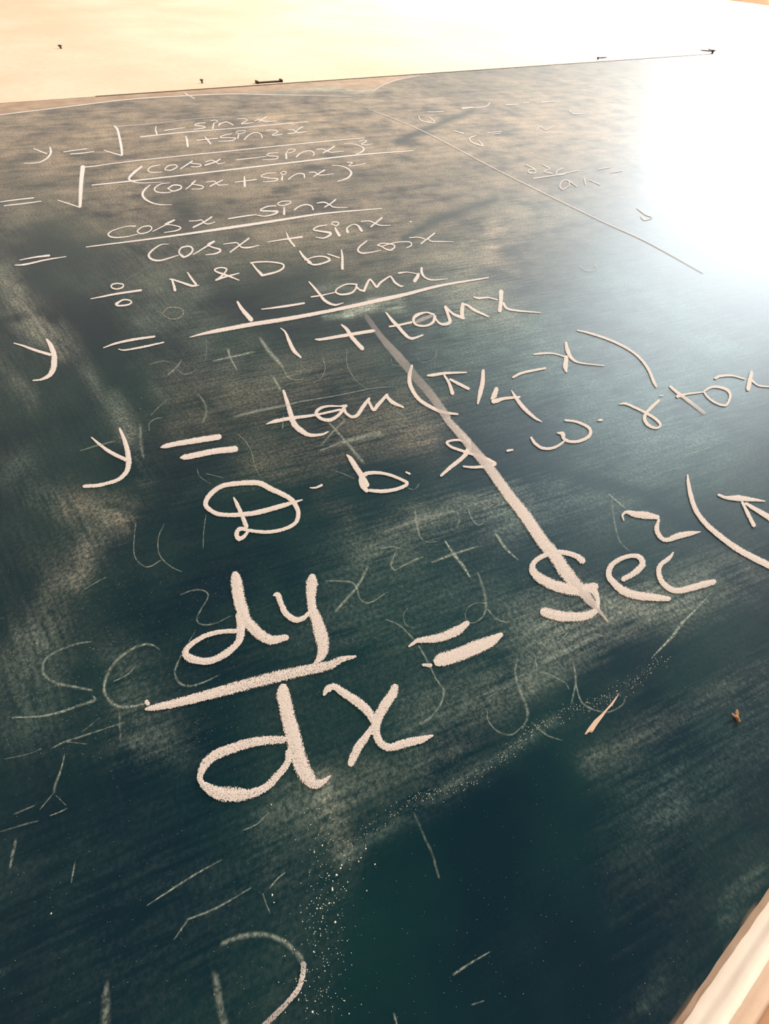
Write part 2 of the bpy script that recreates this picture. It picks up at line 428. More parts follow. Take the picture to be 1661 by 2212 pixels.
LINES = [
 ('top line, y equals the root of one minus sin two x over one plus sin two x', 8, 1.15, [
  ('fraction_bar', ['@B 215,262,10 600,222,8 1000,190,7 1660,132,6']),
  ('letter', ['@A 290,342,8 350,368,10 405,388,10', '@A 432,335,14 440,370,22 430,400,18 395,435,12 340,462,9 270,470,8 205,470,5']),
  ('equals_sign', ['@A 550,373,8 650,358 750,346', '@A 608,391,8 720,382,9 815,368,6']),
  ('root_sign', ['@A 900,358,7 960,378,9 1045,402,12', '@A 990,150,14 1015,180,20 1035,260,24 1050,340,24 1055,398,20',
                 '@A 1020,152,5,.7 1300,130,5,.6 @B 650,110,5,.5 1250,70,4,.3']),
  ('digit', ['@B 350,172,8 344,200,12 355,235,16']),
  ('minus_sign', ['@B 420,208 500,195 600,182,5']),
  ('letter', ['@B 775,140,6 715,145 682,162 730,168 775,178 740,190 672,198,5']),
  ('letter', ['@B 848,145,10 838,190,13', '@B 820,125,5 860,118,6 882,128,6 850,142,6']),
  ('letter', ['@B 890,165,11 900,142,8', '@B 895,158 925,140 965,135 1015,160,9']),
  ('digit', ['@B 1050,105,5 1110,105,6 1135,120,7 1085,148,7 1130,148,7 1190,138,5']),
  ('letter', ['@B 1200,125,6 1240,112,6 1262,120 1300,128 1390,125,5', '@B 1302,88,9 1275,105,8 1238,130,7']),
  ('digit', ['@B 605,258,10 615,290,18 622,342,22']),
  ('plus_sign', ['@B 700,292,8 880,275,9', '@B 770,262,8 795,290,15 820,323,14']),
  ('letter', ['@B 1000,235,6 925,252 905,268 1000,270 1038,275 1000,295 890,302,5']),
  ('letter', ['@B 1062,243,9 1055,275,13', '@B 1050,215,6 1110,208,6 1118,222,6 1070,235,6 1042,225,6 1050,215,6']),
  ('letter', ['@B 1112,285,11 1135,260,9 1170,235 1215,225 1255,240 1265,270,11']),
  ('digit', ['@C 300,210,5 345,202,6 400,215,7 352,247,7 395,247,7 440,238,6']),
  ('letter', ['@C 490,200,5 535,203 565,222 600,224 655,215,5', '@C 615,175,10 572,200 545,228 485,236,6'])]),
 ('second line, root of cos x minus sin x squared over cos x plus sin x squared', 9, 1.15, [
  ('fraction_bar', ['@A 795,660,10 1100,628,12 1660,565,12 @C 600,475,13 1100,418,12 1570,382,7']),
  ('equals_sign', ['@A 5,805,9 150,785,11 290,770,11', '@A 35,838,9 200,820,11 355,798,8']),
  ('root_sign', ['@A 500,790,8 600,822,11 690,852,10', '@A 716,505,44 705,600,40 698,700,38 692,842,28',
                 '@A 700,500,12 780,500,10 1000,470,8 1300,435,8 1660,398,8 @C 600,322,8 900,292,8 1150,272,6']),
  ('bracket', ['@A 1225,500,16 1160,550,24 1115,600,22 1140,625,14 1200,640,9 1290,640,6 1400,635,4']),
  ('letter', ['@A 1385,485,6 1310,500,9 1278,530,12 1310,550,9 1400,545,6']),
  ('letter', ['@A 1425,520,10 1455,493,10 1510,485,9 1530,502,10 1480,530,10 1425,528,8']),
  ('letter', ['@B 560,538,10 620,500,12 665,470,10 650,490,9 720,498,9 740,512,10 700,522,9 650,520,7']),
  ('letter', ['@B 775,480,7 830,465,8 870,482,9 890,495,9 945,485,6', '@B 902,455,12 860,480,12 770,508,12']),
  ('minus_sign', ['@C 40,462,8 150,450,8 300,432,6']),
  ('letter', ['@C 405,400,6 330,405,8 308,425,8 400,432,9 380,455,8 265,462,5']),
  ('letter', ['@C 472,405,14 475,448,18', '@C 480,393,7 500,370,7 550,372,7 540,388,7 500,402,7 478,398,6']),
  ('letter', ['@C 562,435,14 595,405,9 640,387,8 690,385,9 715,410,10 705,425,8']),
  ('letter', ['@C 735,370,8 790,368,8 835,388,9 870,396,8 975,385,5', '@C 890,345,12 840,375,12 790,403,10']),
  ('bracket', ['@C 975,322,5 1050,325,6 1120,345,10 1145,370,14 1120,395,12 1075,412,6']),
  ('digit', ['@C 1100,300,6 1140,292,6 1168,300,7 1125,325,7 1160,333,7 1220,322,5']),
  ('bracket', ['@A 1295,660,10 1250,700,18 1232,740,24 1255,780,20 1320,815,12 1400,830,9 1485,830,5']),
  ('letter', ['@A 1470,640,5 1390,650,8 1335,690,14 1360,720,12 1450,725,9 1500,708,6']),
  ('letter', ['@A 1450,690,12 1500,660,12 1560,665,12 1562,690,14 1500,712,11 1450,690,10']),
  ('letter', ['@B 605,715,9 650,680,10 692,640,10 655,668,8 690,676,9 755,690,11 735,712,10 655,714,7']),
  ('letter', ['@B 780,655,7 850,647,9 872,665,10 895,680,10 970,675,6', '@B 925,635,10 870,662,11 815,690,12']),
  ('plus_sign', ['@B 1030,655,8 1215,632,11', '@B 1112,608,14 1115,690,24']),
  ('letter', ['@C 380,575,7 300,580,8 255,605,9 330,620,9 400,625,12 370,645,9 270,652,6']),
  ('letter', ['@C 440,602,12 435,632,20', '@C 445,590,7 425,575,7 450,562,7 475,568,8 460,585,7 430,592,6']),
  ('letter', ['@C 492,630,10 530,600,9 580,580,8 625,585,12 630,612,14']),
  ('letter', ['@C 670,570,8 720,568,9 750,590,9 800,592,8 885,580,5', '@C 805,550,13 760,575,11 710,605,10']),
  ('bracket', ['@C 870,508,6 950,515,7 1015,545,12 1035,580,20 1000,620,14 915,648,6']),
  ('digit', ['@C 1000,482,7 1045,485,9 1015,510,8 1060,512,8 1160,492,5'])]),
 ('third line, cos x minus sin x over cos x plus sin x', 11, 1.15, [
  ('fraction_bar', ['@A 745,1195,9 900,1175,11 1300,1125,15 1660,1075,20 @C 0,1045,26 400,985,22 800,925,16 1300,882,8']),
  ('equals_sign', ['@A 170,1308,8 290,1285,14 425,1268,20', '@A 130,1352,8 220,1345,18 400,1305,14 570,1278,8']),
  ('letter', ['@A 1170,1015,13 1110,1015,8 1040,1030,7 960,1060,10 935,1090,16 980,1112,14 1080,1108,10 1190,1085,7']),
  ('letter', ['@A 1190,1050,12 1230,1022,10 1290,1013,12 1312,1035,12 1280,1065,10 1215,1080,12 1188,1062,14 1190,1050,12']),
  ('letter', ['@A 1320,1060,8 1400,1020,10 1512,960,12 1425,997,9 1490,1005,9 1560,1025,12 1530,1052,12 1420,1070,8']),
  ('letter', ['@B 635,990,9 700,988,10 742,982,10 770,1010,11 805,1015,11 858,998,7', '@B 830,955,14 760,1000,15 670,1045,16']),
  ('minus_sign', ['@B 975,970,12 1100,950,13 1215,935,9']),
  ('letter', ['@C 385,860,10 310,865,12 248,898,14 340,905,14 398,908,20 370,930,14 290,948,11 220,940,8']),
  ('letter', ['@C 455,875,14 455,930,24', '@C 400,835,10 440,820,10 510,820,10 500,840,10 440,858,10 405,850,10 400,835,10']),
  ('letter', ['@C 545,892,14 590,862,12 650,848,12 692,862,14 705,890,18']),
  ('letter', ['@C 740,835,10 800,828,12 850,850,12 885,870,11 1005,875,6', '@C 900,805,14 855,840,12 805,870,12']),
  ('letter', ['@B 460,1190,5 390,1195,10 320,1240,16 285,1285,22 310,1320,20 380,1332,16 480,1305,12 545,1285,7']),
  ('letter', ['@B 590,1300,14 548,1265,16 570,1220,14 640,1210,16 665,1240,18 640,1278,18 585,1303,16 555,1280,12']),
  ('letter', ['@B 670,1280,10 760,1225,14 855,1165,16 795,1192,11 830,1215,13 905,1240,18 870,1270,16 780,1282,9']),
  ('letter', ['@B 930,1190,8 1010,1180,12 1050,1180,12 1085,1215,14 1150,1220,16 1240,1200,7', '@B 1150,1140,16 1090,1185,14 990,1258,14']),
  ('plus_sign', ['@B 1310,1172,7 1450,1150,14 1610,1128,18', '@B 1475,1092,10 1500,1150,20 1545,1208,18']),
  ('letter', ['@C 825,1025,9 750,1037,13 708,1065,14 780,1080,16 858,1095,24 835,1122,18 790,1138,13 728,1130,8']),
  ('letter', ['@C 895,1048,14 910,1080,24 932,1115,28', '@C 865,1018,10 880,998,10 925,1005,12 908,1030,12 868,1020,9']),
  ('letter', ['@C 1003,1085,28 1000,1050,12 1050,1020,9 1090,1028,14 1112,1055,26 1125,1077,22']),
  ('letter', ['@C 1120,995,9 1190,990,11 1240,1010,12 1290,1028,11 1375,1027,6', '@C 1300,962,16 1260,995,14 1205,1040,14']),
  ('full_stop', ['@C 1545,996,12 1553,996,12'])]),
 ('fourth line, divide N and D by cos x', 14, 1.2, [
  ('division_sign', ['@E 785,262,8 900,240,16 1000,220,18 1220,188,20', '@E 1010,128,12 1062,137,13 1058,163,15 1010,178,13 965,165,14 968,140,14 1010,128,12',
                     '@E 1010,305,20 1060,272,14 1120,275,14 1135,295,14 1100,315,16 1030,322,18 1000,308,18 1030,285,12']),
  ('letter', ['@B 465,1492,10 485,1500,16 500,1540,24 512,1588,28', '@B 480,1492,14 560,1518,18 660,1550,22 722,1545,6', '@B 620,1435,12 650,1480,20 695,1540,22']),
  ('ampersand', ['@B 1065,1502,10 960,1460,20 870,1428,16 858,1407,14 910,1393,13 957,1405,16 940,1440,14 890,1488,20 865,1502,14 940,1475,18 1065,1442,11']),
  ('letter', ['@C 172,1350,12 210,1400,18 265,1458,28', '@C 165,1352,14 250,1343,14 350,1345,13 440,1362,15 447,1395,18 390,1430,18 270,1460,20']),
  ('letter', ['@C 590,1250,14 625,1300,24 685,1352,22', '@C 630,1328,8 720,1300,12 800,1298,14 850,1325,20 800,1352,16 720,1368,16 658,1350,12']),
  ('letter', ['@C 832,1275,11 930,1308,14', '@C 950,1240,12 958,1300,22 958,1402,28']),
  ('letter', ['@C 1170,1162,11 1110,1210,16 1093,1245,17 1130,1268,16 1200,1262,10 1290,1245,7']),
  ('letter', ['@C 1260,1200,11 1300,1183,11 1380,1190,12 1412,1210,13 1380,1240,15 1340,1235,13 1295,1210,11 1262,1200,10']),
  ('letter', ['@C 1300,1210,8 1380,1185,10 1450,1172,10 1540,1172,10 1555,1200,12 1515,1222,8']),
  ('letter', ['@D 218,335,10 290,330,9 350,345,10', '@D 435,295,13 390,330,14 350,360,13 318,385,14', '@D 380,345,10 405,365,10 480,368,10 600,370,6'])]),
 ('fifth line, y equals one minus tan x over one plus tan x', 20, 1.2, [
  ('fraction_bar', [('@F 160,675,8 250,650,20 400,618,36 700,562,40 1000,515,38 1400,440,32 @D 0,865,38 200,820,32 500,745,24 900,680,12', 1.0)]),
  ('letter', ['@E 120,645,10 200,668,18 300,705,24 435,745,28', '@E 405,614,22 435,660,42 465,740,52 468,800,58 462,860,56 430,920,42 360,958,20 285,968,12']),
  ('equals_sign', ['@E 895,685,9 1000,648,20 1150,615,24 1335,588,20', '@E 1025,697,8 1080,705,14 1250,675,20 1415,638,13']),
  ('digit', ['@F 572,368,20 610,430,34 690,522,44']),
  ('minus_sign', ['@F 780,432,10 900,418,18 1000,404,22 1148,380,18']),
  ('letter', ['@G 70,195,12 110,240,20 160,300,24 210,360,28 290,395,20 365,378,8', '@G 90,325,14 180,312,13 300,285,9']),
  ('letter', ['@G 485,218,14 400,215,12 320,250,14 302,285,15 350,305,18 430,293,20 470,260,16 480,225,18', '@G 478,238,18 510,265,16 545,275,20']),
  ('letter', ['@G 545,275,22 570,215,24 595,175,16 622,200,20 655,238,22 690,200,20 765,150,14 785,160,16 812,200,22 860,232,16 885,230,8']),
  ('letter', ['@D 125,640,17 200,632,9 290,648,9', '@D 298,645,20 288,670,34 262,708,34', '@D 322,595,20 325,640,26 355,680,16 420,700,13 550,690,6']),
  ('digit', ['@F 945,595,8 985,630,18 1020,710,32 1060,790,38 1120,850,16']),
  ('plus_sign', [('@G 125,692,12 180,692,26 400,655,32 600,622,32 635,618,22', 1.0), '@G 350,565,14 400,610,34 445,680,38 530,772,40']),
  ('letter', ['@G 735,460,14 790,530,30 840,580,32 890,640,32 955,685,26 1055,655,14', '@G 765,582,16 850,568,20 955,545,22']),
  ('letter', [('@G 1000,540,30,.5 1060,515,40,.5 1130,490,30,.5', .8), '@G 1150,478,20 1080,460,14 1000,485,34 972,525,26 1000,568,20 1080,575,20 1140,545,26 1158,495,30',
              '@G 1160,510,16 1200,555,20 1250,562,26 1288,540,34 1272,480,26 1250,412,32']),
  ('letter', ['@G 1265,425,18 1320,475,24 1405,508,32', '@G 1395,505,34 1392,440,40 1400,385,32', '@G 1400,388,20 1440,398,20 1500,440,26 1620,495,16']),
  ('letter', ['@D 775,848,14 820,857,22 900,852,14 980,872,12', '@D 1010,800,44 1008,880,36 998,965,36', '@D 1030,900,24 1060,945,22 1150,965,18 1350,982,9'])]),
 ('sixth line, y equals tan of pi over four minus x', 26, 1.25, [
  ('equals_sign', ['@I 790,425,12 830,415,42 950,390,48 1100,365,54 1295,335,52', ('@I 965,515,24 1000,510,50 1100,490,54 1250,460,54 1435,440,58', 1.1)]),
  ('letter', ['@I 190,340,12 260,400,26 350,465,34 490,535,36', '@I 435,265,22 470,350,38 500,450,48 512,560,52 490,640,44 420,705,34 330,735,32 240,755,34 125,762,30']),
  ('letter', ['@F 970,1138,24 1000,1230,36 1030,1330,46 1060,1420,54 1120,1480,50 1200,1520,34 1300,1515,22 1355,1492,14',
              '@F 820,1425,8 900,1400,34 1050,1372,34 1250,1345,22 1460,1300,20']),
  ('letter', ['@G 390,1268,30 330,1270,14 220,1272,22 150,1300,30 132,1340,30 180,1380,30 250,1390,34 320,1352,28 372,1290,34',
              '@G 375,1290,26 390,1330,26 440,1362,28 490,1345,34 540,1270,36 590,1205,26']),
  ('letter', ['@G 580,1215,26 600,1260,26 630,1302,30 665,1260,36 745,1172,26', '@G 738,1180,26 790,1235,38 885,1280,18']),
  ('bracket', ['@G 960,920,22 940,1000,36 945,1090,38 1010,1200,34 1100,1265,34 1220,1320,30 1355,1340,18']),
  ('pi_letter', ['@G 1095,1005,18 1150,1000,30 1250,985,26 1430,978,14', '@G 1240,1005,20 1280,1070,28 1310,1160,36', '@G 1290,1038,22 1370,1080,30 1450,1120,26']),
  ('slash', ['@H 175,602,30 170,700,42 150,790,44 128,888,18']),
  ('digit', ['@H 290,760,40 268,820,50 245,845,20', '@H 262,868,44 300,862,40 350,845,30 490,830,20', '@H 420,775,10 460,840,34 530,930,38 620,1010,26 680,1045,10']),
  ('minus_sign', ['@H 434,660,22 520,620,24 712,582,20']),
  ('letter', ['@H 612,462,14 680,454,20 780,454,14 880,482,14', '@H 890,362,26 905,430,40 940,495,28 1010,535,16 1220,560,9', '@H 895,485,36 885,560,50 892,608,22']),
  ('bracket', ['@H 990,255,12 1100,280,20 1300,350,22 1480,450,22 1590,570,26 1650,700,28 @L 685,300,20'])]),
 ('seventh line, capital D and b s w r t o x with chalk dots between', 30, 1.3, [
  ('letter', ['@J 370,880,14 300,900,26 200,930,44 0,985,46 @I 1550,1000,44 1400,1010,40 1280,1000,40 1195,950,42 1178,900,46 1220,830,46 1320,760,42 1480,735,46 1640,735,50 @J 100,785,50 200,830,46 280,880,46 330,960,42 335,1020,42 310,1080,36 220,1130,32 100,1155,34 0,1155,34 @I 1540,1140,30 1475,1130,40 1445,1170,42 1462,1215,44 1510,1195,34 1545,1150,26',
              '@I 1420,860,14 1450,920,38 1490,1010,38 1528,1108,44']),
  ('full_stop', ['@J 440,775,12 490,774,18 540,752,24']),
  ('letter', ['@J 758,492,16 790,525,44 830,590,50 890,680,50 925,750,60', '@J 930,800,40 890,760,40 878,700,40 920,655,38 1020,645,30 1120,662,28 1220,700,28 1278,735,32 1240,768,32 1150,795,34 1050,805,36 955,798,30']),
  ('full_stop', ['@J 1270,640,18 1300,655,20']),
  ('letter', ['@K 370,670,22 450,600,36 550,520,38 605,450,50 612,395,44 540,365,22 470,365,22 420,385,24 460,422,24 550,455,26 680,495,34 780,535,36 840,570,28 760,588,32 650,598,24 565,590,18']),
  ('full_stop', ['@K 945,455,24 990,447,18']),
  ('letter', ['@H 590,1182,22 620,1228,30 680,1270,28 760,1275,26 830,1248,24 872,1215,18', '@H 815,1140,12 862,1150,44 872,1190,30 920,1215,26 990,1215,28 1070,1185,30 1103,1140,32 1080,1090,28 980,1045,22 885,1032,20']),
  ('full_stop', ['@H 1170,1032,14 1190,1030,24 1208,1031,12']),
  ('letter', ['@L 370,452,10 420,448,22 500,480,24 600,530,24 680,580,28 722,630,26 690,660,18 620,635,30 585,580,34 600,530,30 650,475,30 710,420,24']),
  ('full_stop', ['@L 718,380,14,.7 745,378,14,.7']),
  ('letter', ['@L 808,300,24 860,345,28,1 960,420,32,.8 1100,530,30,.45', '@L 870,385,32 950,365,20 1095,347,12']),
  ('letter', ['@L 1097,345,18 1150,310,22 1220,303,24 1300,330,28 1326,380,24 1300,450,22 1260,462,20 1180,430,20 1120,380,18 1100,345,16']),
  ('letter', ['@L 1198,228,26 1240,210,24 1340,205,18 1450,235,13', '@L 1510,175,30 1495,250,42 1480,322,38', '@L 1510,245,20 1570,290,16 1680,304,14'])]),
 ('bottom line, dy over dx equals sec squared of pi', 60, 1.1, [
  ('fraction_bar', [('@M 60,1288,24 130,1275,58 300,1240,78 500,1190,88 800,1110,102', .95), ('@M 740,1126,98 1100,1030,106 1400,960,100 1640,910,84 @N 700,262,62 830,232,26', .84), '@M 68,1225,46 76,1240,46']),
  ('letter', [('@M 835,128,80 845,200,108 870,350,112 900,450,116', 1.0), ('@M 895,440,100 930,520,100 980,580,104 1050,645,100 1150,690,86 1275,668,56', .95),
              '@M 865,480,70 882,560,76 880,640,76 850,720,62 760,800,64 650,860,62 540,872,70 430,842,76 402,790,60 450,730,46 560,660,46 700,620,42 845,612,44']),
  ('letter', ['@M 1165,305,16 1198,300,56 1230,380,52 1270,460,60 1350,515,58 1420,500,46 1480,445,32', ('@M 1500,145,70 1495,200,112 1488,320,84 1500,420,84 1530,500,104 1572,640,126 1592,740,112 1575,830,84 1518,892,24', .95)]),
  ('letter', [('@R 850,140,84 848,200,128 870,300,130 890,400,132 918,500,138 943,600,145', .98), ('@R 940,590,140 965,700,150 1000,800,150 1050,900,142 1110,970,104 1190,955,60 1255,905,14', .9),
              ('@R 905,700,80 880,800,58 800,900,70 700,1000,72 560,1060,92 430,1065,140 300,1055,130 200,1010,90 135,950,56 135,880,60 175,800,84 260,725,92 400,670,92 600,610,88 850,590,70', .88)]),
  ('letter', ['@N 560,560,30 590,515,64 650,495,62 750,560,78 870,640,86 950,720,84 985,800,46', '@N 1175,500,76 1150,560,88 1095,640,90 1035,740,92 1010,820,84 1010,900,78 1050,980,74 1130,1018,72 1250,985,82 1400,950,72 1500,915,18',
              ('@N 985,830,46 920,930,68 860,1010,80 790,1155,70', .95)]),
  ('equals_sign', ['@O 335,1185,20 400,1140,40 450,1130,56 600,1110,80 750,1050,88 838,985,50', '@O 455,1345,24 520,1350,40', ('@O 590,1312,110 620,1300,124 750,1260,128 900,1200,130 1040,1140,104 1130,1085,44', 1.0)]),
  ('letter', ['@P 552,605,66 500,565,50 400,535,48 300,535,50 200,570,46 128,630,48 130,700,76 200,765,92 320,820,100 450,850,110 560,855,110 660,830,80',
              '@P 640,840,80 670,900,56 685,960,40 670,1030,50 600,1075,80 500,1090,84 350,1082,98 222,1048,90']),
  ('letter', ['@P 905,765,46 1000,712,56 1070,640,62 1050,578,52 980,562,40 880,590,44 800,650,50 780,730,56 820,790,62 900,860,80 1000,900,80 1150,920,74 1300,935,46']),
  ('letter', ['@P 1338,535,16 1300,585,40 1230,640,44 1212,710,50 1250,800,52 1340,860,56 1450,852,60 1600,810,66 @Q 1185,988,50']),
  ('digit', ['@Q 405,455,14 395,412,20 430,385,30 500,402,58 600,412,72 700,430,40', '@Q 708,450,24 690,530,48 722,600,44 780,625,40 880,590,62 980,570,48 1070,555,8']),
  ('bracket', ['@Q 958,62,14 962,120,30 985,240,44 1030,370,46 1120,490,48 1260,610,54 1400,710,58 1530,780,60 1690,860,64']),
  ('pi_letter', ['@Q 1225,235,24 1290,260,30 1400,265,60 1500,275,40 1625,290,12', '@Q 1430,300,26 1480,400,38 1530,500,38', '@Q 1460,310,28 1560,370,44 1690,446,58'])]),
]
for lab, w0, cov, glyphs in LINES:
    cov *= .86
    nm, st_ = glyphs[0]
    ln = glyph('equation_line', st_, MAT_CHALK, board, w0, cov)
    ln['label'] = 'white chalk ' + lab
    for nm, st_ in glyphs[1:]:
        glyph(nm, st_, MAT_CHALK, ln, w0, cov)

# dividing strokes
dv = glyph('chalk_divider', [('@G 570,500,50,.2 700,680,56,.36 850,850,84,.4 1000,1030,80,.28 1130,1180,80,.42 1250,1350,80,.6 @K 430,190,64,.75 600,380,86,.9', .76),
                        ('@K 560,340,80,.5 700,500,90,.7 800,620,92,.85 950,830,100,.95 1100,1020,110,1 1250,1240,115,1 1340,1340,115,1 1430,1480,125,1 @P 440,740,120,1 600,930,90,.8 690,1030,40,.6 770,1130,14,.6', .92)], MAT_CHALK, board)
dv['label'] = 'thick slanting chalk stroke down the middle of the board'
dv = glyph('chalk_divider', ['@C 1180,20,6,.4 1660,215,8,.6 @W 400,375,5,.6 850,595,6,.6 1080,700,7,.7 1350,850,6,.5'], MAT_CHALK, board, cov=1.2)
dv['label'] = 'thin straight chalk line between the two columns of writing'
glyph('chalk_border_line', ['@Z 0,248,2.4,.7 150,230,2.4,.7 275,215,2.4,.7 400,207,2.2,.7 500,203,2.2,.6 600,205,2,.5 760,208,2,.3',
                            '@Z 805,197,2.4,.6 831,182,2.4,.6 861,172,2.2,.6 906,163,2,.4', '@Z 400,202,3,.7 420,213,3,.5'], MAT_CHALK, board, cov=1.3)

FAR = [  # pale second column on the bright right side
 ('letter', ['@W 10,112,5 22,132,5 85,142,5 60,115,5']), ('equals_sign', ['@W 50,92,4 125,90,4']),
 ('digit', ['@W 215,74,9 262,70,6 270,72,4 325,66,4 345,48,5']), ('minus_sign', ['@W 420,58,4 480,55,4']), ('minus_sign', ['@W 505,50,4 530,48,4']),
 ('minus_sign', ['@W 590,45,5 650,40,4']),
 ('letter', ['@W 175,180,4 220,192,6', '@W 280,203,5 250,215,7 262,235,6 312,250,7 290,225,4']), ('equals_sign', ['@W 335,190,4 400,183,4', '@W 355,197,4 395,192,4']),
 ('letter', ['@W 565,178,5 582,160,5 610,175,4 650,156,4']), ('letter', ['@W 720,85,4 742,100,5 792,98,4']),
 ('fraction_bar', ['@W 550,405,6 650,390,6 770,366,4']), ('letter', ['@W 515,340,5 558,362,6 555,380,5 528,376,6 530,364,5 560,362,5']),
 ('digit', ['@W 595,340,5 626,358,5 600,372,5 640,382,5']), ('letter', ['@W 690,355,5 660,372,6 665,388,5 700,385,4']),
 ('equals_sign', ['@W 855,362,4 915,352,4', '@W 915,378,4 970,368,4']),
 ('letter', ['@W 720,440,5 716,415,6 690,415,5 675,440,7 690,457,5 716,440,5', '@W 716,415,5 755,442,5']), ('letter', ['@W 790,405,7 796,432,6', '@W 815,412,4 865,434,5']),
 ('letter', ['@W 1040,545,6 1080,575,6 1112,588,6 1075,600,6 1058,585,6']), ('digit', ['@W 770,820,4,.4 800,840,4,.4 845,835,4,.4 840,810,4,.4'])]
far = glyph('faded_equation', FAR[0][1], MAT_CHALK, board, 5, 1.1, .75)
far['label'] = 'pale half erased writing with a derivative fraction in the second column'
for nm, st_ in FAR[1:]:
    glyph(nm, st_, MAT_CHALK, far, 5, 1.1, .8)

